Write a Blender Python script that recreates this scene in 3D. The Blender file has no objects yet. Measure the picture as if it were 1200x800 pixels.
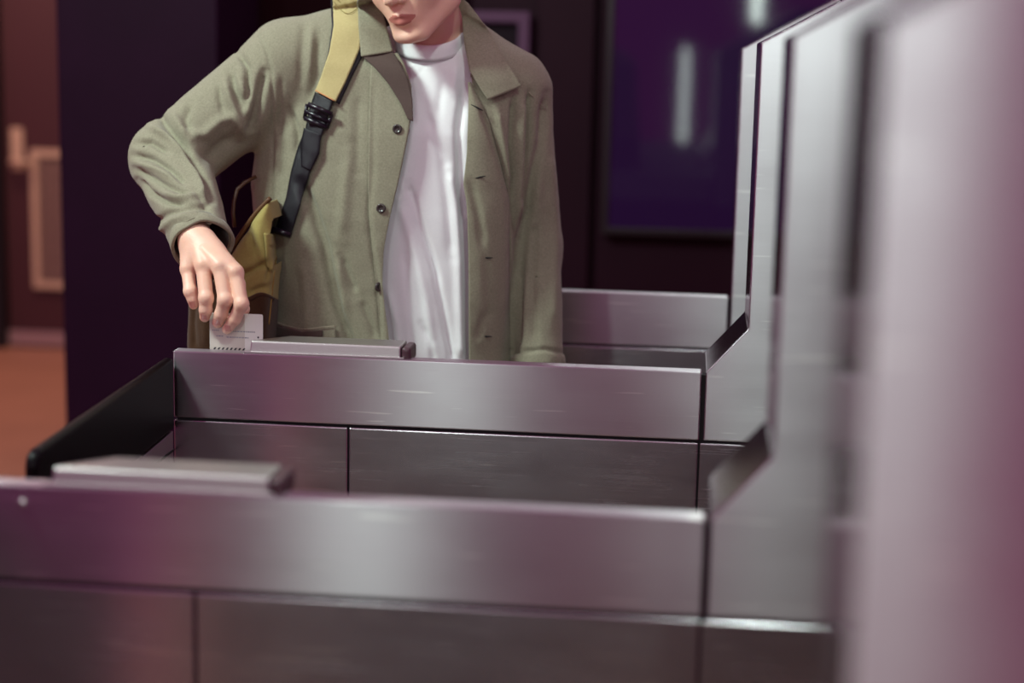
import bpy, bmesh, math, random
import numpy as np
from mathutils import Vector, Matrix
C = bpy.context.scene.collection
SC = bpy.context.scene

# ------------------------------------------------------------------ camera
FPX, YAW, PITCH, ROLL = 1980.4, -0.1028, 0.1704, 0.0214
CAMZ = 1.5
_F = Vector((math.sin(YAW)*math.cos(PITCH), math.cos(YAW)*math.cos(PITCH), -math.sin(PITCH)))
_r = Vector((math.cos(YAW), -math.sin(YAW), 0)); _u = _r.cross(_F)
_c, _s = math.cos(ROLL), math.sin(ROLL)
R_ = _c*_r + _s*_u; U_ = -_s*_r + _c*_u
cam_data = bpy.data.cameras.new('camera')
cam = bpy.data.objects.new('camera', cam_data); C.objects.link(cam)
cam.matrix_world = Matrix(((R_.x, U_.x, -_F.x, 0), (R_.y, U_.y, -_F.y, 0), (R_.z, U_.z, -_F.z, CAMZ), (0, 0, 0, 1)))
cam_data.sensor_width = 36
cam_data.lens = 36*FPX/1200
cam_data.clip_start = .05
cam_data.dof.use_dof = True
cam_data.dof.focus_distance = 2.86
cam_data.dof.aperture_fstop = 1.7
SC.camera = cam

def at(x, y, Y):
    "a point of the place: on the sight line of photo pixel x,y at distance Y"
    d = _F + R_*((x-600)/FPX) - U_*((y-400)/FPX)
    d = d*(Y/d.y)
    return Vector((d.x, d.y, d.z+CAMZ))

# ------------------------------------------------------------------ world and light
w = bpy.data.worlds.new('world'); SC.world = w; w.use_nodes = True
w.node_tree.nodes['Background'].inputs[0].default_value = (.30, .050, .180, 1)
w.node_tree.nodes['Background'].inputs[1].default_value = 1.0

def area(name, loc, target, sx, sy, power, col):
    l = bpy.data.lights.new(name, 'AREA'); l.shape = 'RECTANGLE'; l.size = sx; l.size_y = sy
    l.energy = power; l.color = col
    o = bpy.data.objects.new(name, l); C.objects.link(o); o.location = loc
    o.rotation_euler = (Vector(target)-Vector(loc)).to_track_quat('-Z', 'Y').to_euler()
    return o
COOL = (.82, 1.0, .91)
def down(name, x, y, sx, sy, p): area(name, (x, y, 3.0), (x, y+.001, 0), sx, sy, p, COOL)
area('key_light', (-2.1, 1.9, 3.1), (-.6, 3.05, 1.3), .6, .4, 78, COOL)
area('ceiling_light_back', (-.25, 4.7, 3.1), (-.25, 3.6, 1.0), 1.5, .22, 12, COOL)
down('aisle_light_near', .20, 1.3, .07, .3, 17)
down('aisle_light_far', .02, 3.2, .2, .2, 2)
area('rear_right_light', (.42, -1.5, 2.2), (.3, 1, 1.2), .06, 1.0, 5.2, COOL)  # area light added behind the camera for the bright band on the housings
area('rear_left_light', (-1.0, -1.5, 2.2), (-.7, 3, 1.2), .14, .7, 14.5, COOL)  # area light added behind the camera for the bright blobs on the panels
area('tube_light', (-.07, -2.3, 1.0), (-.07, 3, 1.0), .03, 1.1, 2.0, COOL)
area('door_light', (-3.0, 6.6, 2.9), (-3.2, 7.2, 0), 1.0, .6, 46, (1, .72, .56))
SC.view_settings.view_transform = 'Standard'
SC.view_settings.look = 'None'
SC.view_settings.exposure = 0.0
SC.view_settings.gamma = 1.0
SC.view_settings.use_curve_mapping = False

# ------------------------------------------------------------------ helpers
def s2l(c):
    c = c/255.0
    return c/12.92 if c <= .04045 else ((c+.055)/1.055)**2.4
def hexc(h):
    return (s2l(int(h[0:2], 16)), s2l(int(h[2:4], 16)), s2l(int(h[4:6], 16)), 1)

def mat(name, col, rough=.5, metal=0.0, noise=0, nscale=40, bump=0, bscale=200, stretch=(1, 1, 1), emit=None, espec=None, col2=None, sheen=0, spec=None):
    m = bpy.data.materials.new(name); m.use_nodes = True
    nt = m.node_tree; b = nt.nodes['Principled BSDF']
    col = hexc(col) if isinstance(col, str) else col
    b.inputs['Base Color'].default_value = col
    b.inputs['Roughness'].default_value = rough
    b.inputs['Metallic'].default_value = metal
    if spec is not None: b.inputs['Specular IOR Level'].default_value = spec
    if sheen: b.inputs['Sheen Weight'].default_value = sheen
    tc = nt.nodes.new('ShaderNodeTexCoord'); mp = nt.nodes.new('ShaderNodeMapping')
    mp.inputs['Scale'].default_value = stretch
    nt.links.new(tc.outputs['Object'], mp.inputs[0])
    if noise or col2:
        n = nt.nodes.new('ShaderNodeTexNoise'); n.inputs['Scale'].default_value = nscale; n.inputs['Detail'].default_value = 5
        nt.links.new(mp.outputs[0], n.inputs[0])
        mx = nt.nodes.new('ShaderNodeMix'); mx.data_type = 'RGBA'
        c2 = hexc(col2) if isinstance(col2, str) else (col2 or tuple(v*(1-noise) for v in col[:3])+(1,))
        mx.inputs[6].default_value = col; mx.inputs[7].default_value = c2
        nt.links.new(n.outputs[0], mx.inputs[0]); nt.links.new(mx.outputs[2], b.inputs['Base Color'])
    if bump:
        n2 = nt.nodes.new('ShaderNodeTexNoise'); n2.inputs['Scale'].default_value = bscale; n2.inputs['Detail'].default_value = 3
        nt.links.new(mp.outputs[0], n2.inputs[0])
        bp = nt.nodes.new('ShaderNodeBump'); bp.inputs['Strength'].default_value = bump; bp.inputs['Distance'].default_value = .002
        nt.links.new(n2.outputs[0], bp.inputs['Height']); nt.links.new(bp.outputs[0], b.inputs['Normal'])
    if emit:
        b.inputs['Emission Color'].default_value = emit[0]; b.inputs['Emission Strength'].default_value = emit[1]
    return m

def steel(name, tangent=(1, 0, 0), rough=.325, aniso=1.0, rot=0.0):
    "brushed stainless steel: fine horizontal grain, a few long scratches and smudges"
    m = mat(name, (.56, .53, .56, 1), rough, 1.0)
    nt = m.node_tree; b = nt.nodes['Principled BSDF']
    tc = nt.nodes['Texture Coordinate']
    b.inputs['Anisotropic'].default_value = aniso
    b.inputs['Anisotropic Rotation'].default_value = rot
    cx = nt.nodes.new('ShaderNodeCombineXYZ')
    for i in range(3): cx.inputs[i].default_value = tangent[i]
    nt.links.new(cx.outputs[0], b.inputs['Tangent'])
    geo = nt.nodes.new('ShaderNodeNewGeometry')
    mp = nt.nodes.new('ShaderNodeMapping'); mp.inputs['Scale'].default_value = (1.6, 6, 420)
    nt.links.new(geo.outputs['Position'], mp.inputs[0])
    n = nt.nodes.new('ShaderNodeTexNoise'); n.inputs['Scale'].default_value = 3; n.inputs['Detail'].default_value = 4
    nt.links.new(mp.outputs[0], n.inputs[0])
    # broad smudges change the roughness
    n2 = nt.nodes.new('ShaderNodeTexNoise'); n2.inputs['Scale'].default_value = 9; n2.inputs['Detail'].default_value = 6
    mp2 = nt.nodes.new('ShaderNodeMapping'); mp2.inputs['Scale'].default_value = (.8, 1, 2)
    nt.links.new(geo.outputs['Position'], mp2.inputs[0]); nt.links.new(mp2.outputs[0], n2.inputs[0])
    ad = nt.nodes.new('ShaderNodeMath'); ad.operation = 'ADD'
    nt.links.new(n.outputs[0], ad.inputs[0]); nt.links.new(n2.outputs[0], ad.inputs[1])
    mr = nt.nodes.new('ShaderNodeMapRange'); mr.inputs[1].default_value = .6; mr.inputs[2].default_value = 1.4
    mr.inputs[3].default_value = rough-.03; mr.inputs[4].default_value = rough+.05
    nt.links.new(ad.outputs[0], mr.inputs[0]); nt.links.new(mr.outputs[0], b.inputs['Roughness'])
    # scratches: thin lines at slight angles
    mp3 = nt.nodes.new('ShaderNodeMapping'); mp3.inputs['Rotation'].default_value = (0, math.radians(12), 0)
    mp3.inputs['Scale'].default_value = (3.0, 1, 60)
    nt.links.new(geo.outputs['Position'], mp3.inputs[0])
    n3 = nt.nodes.new('ShaderNodeTexNoise'); n3.inputs['Scale'].default_value = 2.6; n3.inputs['Detail'].default_value = 1
    nt.links.new(mp3.outputs[0], n3.inputs[0])
    cr = nt.nodes.new('ShaderNodeMapRange'); cr.inputs[1].default_value = .70; cr.inputs[2].default_value = .74
    nt.links.new(n3.outputs[0], cr.inputs[0])
    mx = nt.nodes.new('ShaderNodeMix'); mx.data_type = 'RGBA'
    mx.inputs[6].default_value = (.56, .53, .56, 1); mx.inputs[7].default_value = (.74, .72, .72, 1)
    nt.links.new(cr.outputs[0], mx.inputs[0])
    # faint grain in the colour
    mg = nt.nodes.new('ShaderNodeMix'); mg.data_type = 'RGBA'; mg.blend_type = 'MULTIPLY'; mg.inputs[0].default_value = .12
    nt.links.new(mx.outputs[2], mg.inputs[6]); nt.links.new(n.outputs[0], mg.inputs[7])
    nt.links.new(mg.outputs[2], b.inputs['Base Color'])
    bp = nt.nodes.new('ShaderNodeBump'); bp.inputs['Strength'].default_value = .05; bp.inputs['Distance'].default_value = .001
    nt.links.new(n.outputs[0], bp.inputs['Height']); nt.links.new(bp.outputs[0], b.inputs['Normal'])
    return m

STEEL = steel('brushed_steel', rot=0.25)
STEEL_LOW = steel('brushed_steel_lower', rough=.24, aniso=.74, rot=0.25)
STEEL_SIDE = steel('brushed_steel_side', tangent=(0, 1, 0), rough=.13, aniso=.3, rot=0.25)
STEEL_EDGE = mat('steel_edge', (.62, .6, .6, 1), .35, 1.0)
BLACKRUB = mat('black_rubber', '060306', .42, spec=.13)
DARKGAP = mat('dark_gap', '0c060b', .8)
CAPPLASTIC = mat('reader_end_cap', '4a3038', .4)
READER = mat('reader_steel', (.60, .60, .58, 1), .38, 1.0, bump=.05)
COLUMN = mat('column_paint', '260c24', .55, spec=.1, noise=.35, nscale=6, bump=.25, bscale=90)
WALLDARK = mat('dark_wall', '260819', .6, spec=.15, noise=.3, nscale=3)
WALLRED = mat('dark_red_wall', '26070e', .6, spec=.15, noise=.3, nscale=4)
DOORM = mat('door_paint', '42191f', .6, noise=.15, nscale=5)
FLOORM = mat('floor_concrete', 'aa765c', .5, noise=.25, nscale=3, bump=.2, bscale=60)
FRAMEM = mat('grille_frame', 'c0a088', .45)
SILL = mat('sill_metal', 'b09a98', .35, metal=.6)
CEIL = mat('ceiling_paint', '3a2a34', .8)
LAMPM = mat('lamp_diffuser', 'ffffff', .5, emit=((.9, 1, .93, 1), 6))

def link(name, bm, m, parent=None, smooth=False, bevel=0, seg=2, sub=0, auto=None):
    me = bpy.data.meshes.new(name); bm.normal_update(); bm.to_mesh(me); bm.free()
    ms = m if isinstance(m, (list, tuple)) else [m]
    for x in ms: me.materials.append(x)
    o = bpy.data.objects.new(name, me); C.objects.link(o)
    if parent is not None: o.parent = parent
    if smooth:
        for p in me.polygons: p.use_smooth = True
    if bevel:
        b = o.modifiers.new('bevel', 'BEVEL'); b.width = bevel; b.segments = seg; b.limit_method = 'ANGLE'
        b.angle_limit = math.radians(35)
        b.harden_normals = False
    if sub:
        s = o.modifiers.new('sub', 'SUBSURF'); s.levels = sub; s.render_levels = sub
    return o
def thing(name, label, cat, loc=(0, 0, 0), group=None):
    o = bpy.data.objects.new(name, None); C.objects.link(o); o.location = loc
    o['label'] = label; o['category'] = cat
    if group: o['group'] = group
    return o
def tag(o, label, cat, group=None):
    o['label'] = label; o['category'] = cat
    if group: o['group'] = group
    return o
def struct(o): o['kind'] = 'structure'; return o
def box(bm, x0, x1, y0, y1, z0, z1, mi=0):
    vs = [bm.verts.new((x, y, z)) for x in (x0, x1) for y in (y0, y1) for z in (z0, z1)]
    q = [(0, 1, 3, 2), (4, 6, 7, 5), (0, 4, 5, 1), (2, 3, 7, 6), (0, 2, 6, 4), (1, 5, 7, 3)]
    for f in q:
        fc = bm.faces.new([vs[i] for i in f]); fc.material_index = mi
    return vs
def boxo(name, m, dims, parent=None, bevel=0, seg=2):
    bm = bmesh.new(); box(bm, *dims); bmesh.ops.recalc_face_normals(bm, faces=bm.faces)
    return link(name, bm, m, parent, bevel=bevel, seg=seg)
def prism(bm, pts, y0, y1):
    "polygon pts (x,z) extruded between y0 and y1"
    a = [bm.verts.new((x, y0, z)) for x, z in pts]; b = [bm.verts.new((x, y1, z)) for x, z in pts]
    bm.faces.new(a); bm.faces.new(b[::-1])
    n = len(pts)
    for i in range(n): bm.faces.new((a[i], b[i], b[(i+1) % n], a[(i+1) % n]))
    bmesh.ops.recalc_face_normals(bm, faces=bm.faces)
def tube(bm, pts, r, n=12, cap=True):
    pts = [Vector(p) for p in pts]; rs = r if isinstance(r, (list, tuple)) else [r]*len(pts)
    rings = []
    ref = None
    for i, p in enumerate(pts):
        t = (pts[min(i+1, len(pts)-1)]-pts[max(i-1, 0)]).normalized()
        if ref is None: ref = Vector((0, 0, 1)) if abs(t.z) < .9 else Vector((1, 0, 0))
        a = t.cross(ref).normalized(); b = a.cross(t); ref = b
        rings.append([bm.verts.new(p+rs[i]*(math.cos(2*math.pi*k/n)*a+math.sin(2*math.pi*k/n)*b)) for k in range(n)])
    for i in range(len(rings)-1):
        for k in range(n):
            bm.faces.new((rings[i][k], rings[i][(k+1) % n], rings[i+1][(k+1) % n], rings[i+1][k]))
    if cap:
        bm.faces.new(rings[0][::-1]); bm.faces.new(rings[-1])
    bmesh.ops.recalc_face_normals(bm, faces=bm.faces)

# ------------------------------------------------------------------ room
struct(boxo('floor', FLOORM, (-6, 3, -3.2, 8.25, -.1, 0)))
WB = 5.5
bm = bmesh.new(); box(bm, -1.95, 3, WB, WB+.2, 0, 3.2); struct(link('wall_back', bm, WALLDARK))
bm = bmesh.new(); box(bm, -6, 3, 8.0, 8.2, 0, 3.2); struct(link('wall_far', bm, WALLDARK))
#struct(boxo('ceiling', CEIL, (-6, 3, -3.2, 8.25, 3.2, 3.3)))
# square column
p0 = at(72, 300, 4.6); p1 = at(256, 200, 4.6)
struct(boxo('trim_1', COLUMN, (p0.x, p1.x, 4.6, 5.05, 0, 3.2), bevel=.006))
# red-brown lining between column and panels
pr = at(305, 10, 5.5)
struct(boxo('trim_2', WALLRED, (pr.x, at(545, 10, 5.46).x, 5.44, 5.497, 0, 3.2), bevel=.003))
struct(boxo('trim_3', mat('steel_trim_strip', '4a2a44', .4), (pr.x-.012, pr.x, 5.42, 5.497, 0, 3.2), bevel=.002))
# wall panels either side of the dark joint
struct(boxo('trim_4', WALLDARK, (at(697, 200, 5.46).x+.012, 2.5, 5.46, 5.497, 0, 3.2), bevel=.004))
struct(boxo('trim_5', WALLDARK, (at(625, 200, 5.46).x, at(692, 200, 5.46).x, 5.46, 5.497, 0, 3.2), bevel=.004))

# framed notice on the wall behind the shoulder
ax, bx_ = at(552, 14, 5.46).x, at(622, 40, 5.46).x
zt = at(600, 14, 5.46).z
t = thing('picture_frame', 'dull purple-grey framed notice on the dark wall behind the man\'s shoulder', 'picture frame', ((ax+bx_)/2, 5.40, zt-.5))
t2 = thing
def frame(parent, x0, x1, z0, z1, y0, y1, wd, m, name='frame', bev=.003):
    bm = bmesh.new()
    ox, oy, oz = parent.location if parent else (0, 0, 0)
    x0, x1, y0, y1, z0, z1 = x0-ox, x1-ox, y0-oy, y1-oy, z0-oz, z1-oz
    o_ = [(x0, z0), (x1, z0), (x1, z1), (x0, z1)]; i_ = [(x0+wd, z0+wd), (x1-wd, z0+wd), (x1-wd, z1-wd), (x0+wd, z1-wd)]
    V = [[bm.verts.new((x, y, z)) for x, z in q] for q in (o_, i_) for y in (y0, y1)]
    for k in range(4):
        j = (k+1) % 4
        bm.faces.new((V[0][k], V[0][j], V[2][j], V[2][k])); bm.faces.new((V[1][j], V[1][k], V[3][k], V[3][j]))
        bm.faces.new((V[0][j], V[0][k], V[1][k], V[1][j])); bm.faces.new((V[2][k], V[2][j], V[3][j], V[3][k]))
    bmesh.ops.recalc_face_normals(bm, faces=bm.faces)
    return link(name, bm, m, parent, bevel=bev)
def pbox(name, m, parent, dims, bevel=0, seg=2):
    ox, oy, oz = parent.location
    return boxo(name, m, (dims[0]-ox, dims[1]-ox, dims[2]-oy, dims[3]-oy, dims[4]-oz, dims[5]-oz), parent, bevel, seg)
frame(t, ax-.15, bx_, zt-.5, zt, 5.40, 5.458, .035, mat('notice_frame', '5a3c56', .5, spec=.2))
pbox('panel', mat('notice_panel', '1c0c18', .6, spec=.15), t, (ax-.115, bx_-.035, 5.44, 5.458, zt-.465, zt-.035))

# wall display
sx0 = at(713, 200, 5.4).x; sz0 = at(760, 269, 5.4).z
t = thing('wall_screen', 'large dark glossy display screen with blue-violet sheen on the back wall', 'screen', (sx0+.35, 5.40, sz0))
SW, SH = .80, 1.1
frame(t, sx0-.018, sx0+SW+.018, sz0-.018, sz0+SH+.018, 5.39, 5.458, .022, mat('screen_bezel', '1a0c14', .4), 'bezel')
pbox('screen_glass', mat('screen_glass', '140a2a', .045, noise=.4, nscale=2, emit=((.050, .012, .070, 1), .22)), t, (sx0, sx0+SW, 5.405, 5.45, sz0, sz0+SH))  # faint violet emission stands in for the sheen reflected in the dark glass

# service door far left
YD = 8.0
dx0 = at(14, 300, YD).x
dp = thing('service_door', 'mauve-brown service door with a louvred grille at the far left', 'door', (dx0+.45, YD-.06, 0))
dp['kind'] = 'structure'; dp.name = 'door_1'
del dp['label']; del dp['category']
g0 = at(36, 175, YD-.07); g1 = at(37, 337, YD-.07)
pbox('door_leaf', DOORM, dp, (dx0, dx0+.92, YD-.06, YD-.015, .075, 2.12), bevel=.003)
frame(dp, g0.x, g0.x+.46, g1.z, g0.z, YD-.085, YD-.05, .035, FRAMEM, 'grille_frame')
bm = bmesh.new()
ox, oy, oz = dp.location
z = g1.z+.045
while z < g0.z-.045:
    box(bm, g0.x+.03-ox, g0.x+.43-ox, YD-.072-oy, YD-.058-oy, z-oz, z+.006-oz); z += .014
x = g0.x+.05
while x < g0.x+.43:
    box(bm, x-ox, x+.004-ox, YD-.074-oy, YD-.06-oy, g1.z+.03-oz, g0.z-.03-oz); x += .02
link('grille', bm, mat('grille_mesh', '93736a', .5), dp)
hp = at(20, 172, YD-.07)
h = pbox('handle_plate', FRAMEM, dp, (hp.x-.032, hp.x+.03, YD-.075, YD-.058, hp.z-.11, hp.z+.09), bevel=.006)
bm = bmesh.new(); tube(bm, [(0, 0, 0), (0, -.05, 0), (.02, -.06, 0), (.10, -.06, 0)], .011)
lv = link('door_handle', bm, FRAMEM, dp, smooth=True); lv.location = (hp.x-.01-ox, YD-.075-oy, at(20, 187, YD).z-oz)
pbox('kick_plate', SILL, dp, (dx0, dx0+.92, YD-.075, YD-.0, .012, .085), bevel=.004)
struct(boxo('trim_6', mat('door_jamb', '140a10', .6), (dx0-.16, dx0-.01, YD-.12, YD-.001, 0, 2.6), bevel=.004))

# ------------------------------------------------------------------ ceiling lamps (fixtures over the area lights)
def lamp(x, y, sx, sy, label, strength=6):
    t = thing('ceiling_light', label, 'ceiling light', (x, y, 3.2))
    frame2 = bmesh.new()
    box(frame2, -sx/2-.03, sx/2+.03, -sy/2-.03, sy/2+.03, -.05, -.001)
    link('housing', frame2, STEEL_EDGE, t, bevel=.004)
    b2 = bmesh.new(); box(b2, -sx/2, sx/2, -sy/2, sy/2, -.056, -.051)
    link('diffuser', b2, LAMPM, t)

# ------------------------------------------------------------------ ticket gates
XL, XS, XR_, XE_, XT = -.838, -.5436, .0302, .037, .1008
ZT, ZS, ZU, Z2 = 1.0, .8853, 1.0722, 1.520
GD = {1: .9313, 2: 1.8022, 3: 2.6731, 4: 3.544}
TH = .19
XEND, XTOP = 1.0, .42
def gate(k, label, flap=True, reader=True, step=True):
    Y = GD[k]
    XR, XE = (XR_, XE_) if step else (.0895, .0955)
    t = thing('ticket_gate', label, 'ticket gate', (0, Y, 0), 'brushed steel ticket gates')
    bv = dict(bevel=.0022, seg=3)
    boxo('upper_panel', STEEL, (XL, XR, 0, .030, ZS+.003, ZT), t, **bv)
    boxo('lower_panel', STEEL_LOW, (XL, XS-.0015, 0, .030, .02, ZS-.002), t, **bv)
    boxo('lower_panel', STEEL_LOW, (XS+.0015, XR-.0012, 0, .030, .02, ZS-.002), t, **bv)
    boxo('lower_panel', STEEL_LOW, (XR+.0018, XEND, 0, TH, .02, ZS-.002), t, **bv)
    boxo('core', DARKGAP, (XL+.004, XEND-.004, .005, .025, .0, ZT-.006), t)
    bm = bmesh.new()
    zt = Z2+(XTOP-XT)*.55
    prism(bm, [(XE, ZS+.003), (XEND, ZS+.003), (XEND, zt), (XTOP, zt), (XT, Z2), (XT, ZU), (XE, ZT)] if step else [(XE, ZS+.003), (XEND, ZS+.003), (XEND, zt), (XTOP, zt), (XT, Z2-.004), (XE, Z2-.006)], 0, TH)
    bm.normal_update()
    for f in bm.faces:
        if abs(f.normal.x) > .3: f.material_index = 1
    link('end_housing', bm, [STEEL, STEEL_SIDE], t, **bv)
    if reader:
        bm = bmesh.new()
        x0, x1, y0, y1, zz = -.712, -.459, .006, .072, ZT+.0205
        base = [(x0, y0), (x1, y0), (x1, y1), (x0+.055, y1), (x0, y0+.012)]
        a = [bm.verts.new((x, y, ZT-.01)) for x, y in base]
        c = [bm.verts.new((x+(.003 if i in (0, 4) else 0), y+(.003 if i < 2 else 0), zz)) for i, (x, y) in enumerate(base)]
        bm.faces.new(c)
        bm.faces.new(a[::-1])
        for i in range(5): bm.faces.new((a[i], a[(i+1) % 5], c[(i+1) % 5], c[i]))
        bmesh.ops.recalc_face_normals(bm, faces=bm.faces)
        r = link('card_reader', bm, READER, t, bevel=.003, seg=3)
        bm = bmesh.new(); box(bm, -.4585, -.4425, .008, .070, ZT-.008, ZT+.019)
        link('end_cap', bm, CAPPLASTIC, r, bevel=.006, seg=3)
        boxo('base_strip', STEEL_EDGE, (-.72, -.452, .002, .008, ZT-.004, ZT+.0035), r, bevel=.001)
        if k != 2: reader = False
    if reader:
        bm = bmesh.new()
        bmesh.ops.create_uvsphere(bm, u_segments=16, v_segments=8, radius=.005)
        for v in bm.verts: v.co = Vector((v.co.x, v.co.y*.5, v.co.z))
        s = link('screw', bm, STEEL_EDGE, t, smooth=True); s.location = (-.744, -.0005, ZT-.021)
    if flap:
        # black padded flap swung across the aisle towards the next gate
        L = .60
        def fl(z0, z1, zend0, zend1, th, rad):
            bm = bmesh.new()
            pts = [(-.004, z0), (-L+.01, zend0), (-L, zend0+.03), (-L, zend1-rad), (-L+rad*.3, zend1-rad*.3), (-L+rad, zend1), (-.004, z1)]
            a = [bm.verts.new((XL-.006-th/2, y, z)) for y, z in pts]; b = [bm.verts.new((XL-.006+th/2, y, z)) for y, z in pts]
            bm.faces.new(a); bm.faces.new(b[::-1])
            n = len(pts)
            for i in range(n): bm.faces.new((a[i], b[i], b[(i+1) % n], a[(i+1) % n]))
            bmesh.ops.recalc_face_normals(bm, faces=bm.faces)
            return bm
        link('flap', fl(.869, .990, .845, .970, .018, .02), BLACKRUB, t, bevel=.007, seg=4)
        link('lower_flap', fl(.20, .866, .20, .842, .012, .02), STEEL, t, bevel=.002)
        boxo('flap_rail', DARKGAP, (XL-.0002, XL+.0022, -L+.03, -.002, .832, .835), t)
    return t
gate(1, 'nearest steel ticket gate, only its tall end housing filling the right edge', flap=False)
gate(2, 'foreground steel ticket gate with a blurred card reader at the lower left')
gate(3, 'middle steel ticket gate where the man inserts his card, black flap at its left end')
gate(4, 'farthest steel ticket gate, behind the man\'s hanging sleeve', flap=False, reader=False, step=False)

# ------------------------------------------------------------------ organic modelling tools
from mathutils.bvhtree import BVHTree
Fv, Rv, Uv = np.array(_F), np.array(R_), np.array(U_)
def P3(x, y, Y): return np.array(at(x, y, Y), dtype=np.float64)
def proj(V):
    V = V-np.array([0, 0, CAMZ]); d = V@Fv
    return 600+FPX*(V@Rv)/d, 400-FPX*(V@Uv)/d

def nets(F, org, h):
    "surface nets: a smooth quad mesh on the zero level of the field F"
    ins = F < 0; sh = tuple(s-1 for s in F.shape)
    N = sh[0]*sh[1]*sh[2]; acc = np.zeros((N, 3)); cnt = np.zeros(N); quads = []
    def cid(i, j, k): return (i*sh[1]+j)*sh[2]+k
    for a in range(3):
        sl0 = [slice(None)]*3; sl1 = [slice(None)]*3; sl0[a] = slice(0, -1); sl1[a] = slice(1, None)
        A, B = F[tuple(sl0)], F[tuple(sl1)]
        I = np.argwhere(ins[tuple(sl0)] != ins[tuple(sl1)])
        b, c = (a+1) % 3, (a+2) % 3
        ok = (I[:, b] > 0) & (I[:, c] > 0) & (I[:, b] < sh[b]) & (I[:, c] < sh[c]); I = I[ok]
        f0 = A[I[:, 0], I[:, 1], I[:, 2]]; f1 = B[I[:, 0], I[:, 1], I[:, 2]]
        P = I.astype(float); P[:, a] += f0/(f0-f1)
        cs = []
        for db, dc in ((-1, -1), (0, -1), (0, 0), (-1, 0)):
            J = I.copy(); J[:, b] += db; J[:, c] += dc
            q = cid(J[:, 0], J[:, 1], J[:, 2]); cs.append(q)
            cnt += np.bincount(q, minlength=N)
            for m in range(3): acc[:, m] += np.bincount(q, weights=P[:, m], minlength=N)
        Q = np.stack(cs, 1); fl = f0 > 0
        Q[fl] = Q[fl][:, ::-1]
        quads.append(Q)
    Q = np.concatenate(quads); used = np.unique(Q)
    mp = np.full(N, -1); mp[used] = np.arange(len(used))
    V = acc[used]/cnt[used][:, None]*h+np.array(org)
    return V, mp[Q]

def grid(lo, hi, h):
    ax = [np.arange(lo[i], hi[i]+h, h, dtype=np.float32) for i in range(3)]
    return np.meshgrid(*ax, indexing='ij', sparse=False), lo
def caps(G, a, b, ra, rb, sq=None):
    "tapered capsule; sq squeezes the section along an axis (dir, factor)"
    a = np.asarray(a, np.float32); b = np.asarray(b, np.float32); d = b-a; L2 = float(d@d)
    X = [G[i]-a[i] for i in range(3)]
    t = np.clip((X[0]*d[0]+X[1]*d[1]+X[2]*d[2])/L2, 0, 1)
    E = [X[i]-t*d[i] for i in range(3)]
    if sq is not None:
        n, k = sq; n = np.asarray(n, np.float32)/np.linalg.norm(n)
        q = E[0]*n[0]+E[1]*n[1]+E[2]*n[2]
        E = [E[i]+(k-1)*q*n[i] for i in range(3)]
    return np.sqrt(E[0]**2+E[1]**2+E[2]**2)-(ra+(rb-ra)*t)
def ell(G, c, r, M=None):
    X = [G[i]-np.float32(c[i]) for i in range(3)]
    if M is not None: X = [X[0]*M[i][0]+X[1]*M[i][1]+X[2]*M[i][2] for i in range(3)]
    k = np.sqrt((X[0]/r[0])**2+(X[1]/r[1])**2+(X[2]/r[2])**2)
    return (k-1)*min(r)
def smin(a, b, k):
    h = np.clip(.5+.5*(b-a)/k, 0, 1)
    return b+(a-b)*h-k*h*(1-h)
def smax(a, b, k): return -smin(-a, -b, k)

def mesh_obj(name, V, Q, mats, parent=None, smooth=True, mi=None):
    me = bpy.data.meshes.new(name)
    Q = np.asarray(Q); n = len(Q)
    me.vertices.add(len(V)); me.vertices.foreach_set('co', np.asarray(V, np.float32).ravel())
    me.loops.add(n*4); me.loops.foreach_set('vertex_index', Q.astype(np.int32).ravel())
    me.polygons.add(n); me.polygons.foreach_set('loop_start', np.arange(0, n*4, 4, dtype=np.int32))
    me.polygons.foreach_set('loop_total', np.full(n, 4, np.int32))
    if mi is not None: me.polygons.foreach_set('material_index', np.asarray(mi, np.int32))
    me.update(calc_edges=True); me.validate()
    for m in (mats if isinstance(mats, (list, tuple)) else [mats]): me.materials.append(m)
    if smooth: me.polygons.foreach_set('use_smooth', np.ones(len(me.polygons), bool))
    o = bpy.data.objects.new(name, me); C.objects.link(o)
    if parent is not None: o.parent = parent
    return o
def normals(V, Q):
    a, b, c, d = (V[Q[:, i]] for i in range(4))
    n = np.cross(c-a, d-b); N = np.zeros_like(V)
    for i in range(4):
        for m in range(3): N[:, m] += np.bincount(Q[:, i], weights=n[:, m], minlength=len(V))
    return N/(np.linalg.norm(N, axis=1)[:, None]+1e-12)
def relax(V, Q, it=2, f=.5):
    e = np.concatenate([Q[:, [0, 1]], Q[:, [1, 2]], Q[:, [2, 3]], Q[:, [3, 0]]]); e = np.concatenate([e, e[:, ::-1]])
    c = np.bincount(e[:, 0], minlength=len(V))
    for _ in range(it):
        S = np.stack([np.bincount(e[:, 0], weights=V[e[:, 1], m], minlength=len(V)) for m in range(3)], 1)
        V = V*(1-f)+f*S/np.maximum(c, 1)[:, None]
    return V
def compact(V, Q, keep):
    Q = Q[keep[Q].all(1)]; u = np.unique(Q); mp = np.full(len(V), -1); mp[u] = np.arange(len(u))
    return V[u], mp[Q], u
def segdist(px, py, pts):
    best = np.full(px.shape, 1e9)
    for (x0, y0), (x1, y1) in zip(pts[:-1], pts[1:]):
        dx, dy = x1-x0, y1-y0; t = np.clip(((px-x0)*dx+(py-y0)*dy)/(dx*dx+dy*dy+1e-9), 0, 1)
        best = np.minimum(best, np.hypot(px-x0-t*dx, py-y0-t*dy))
    return best
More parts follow.
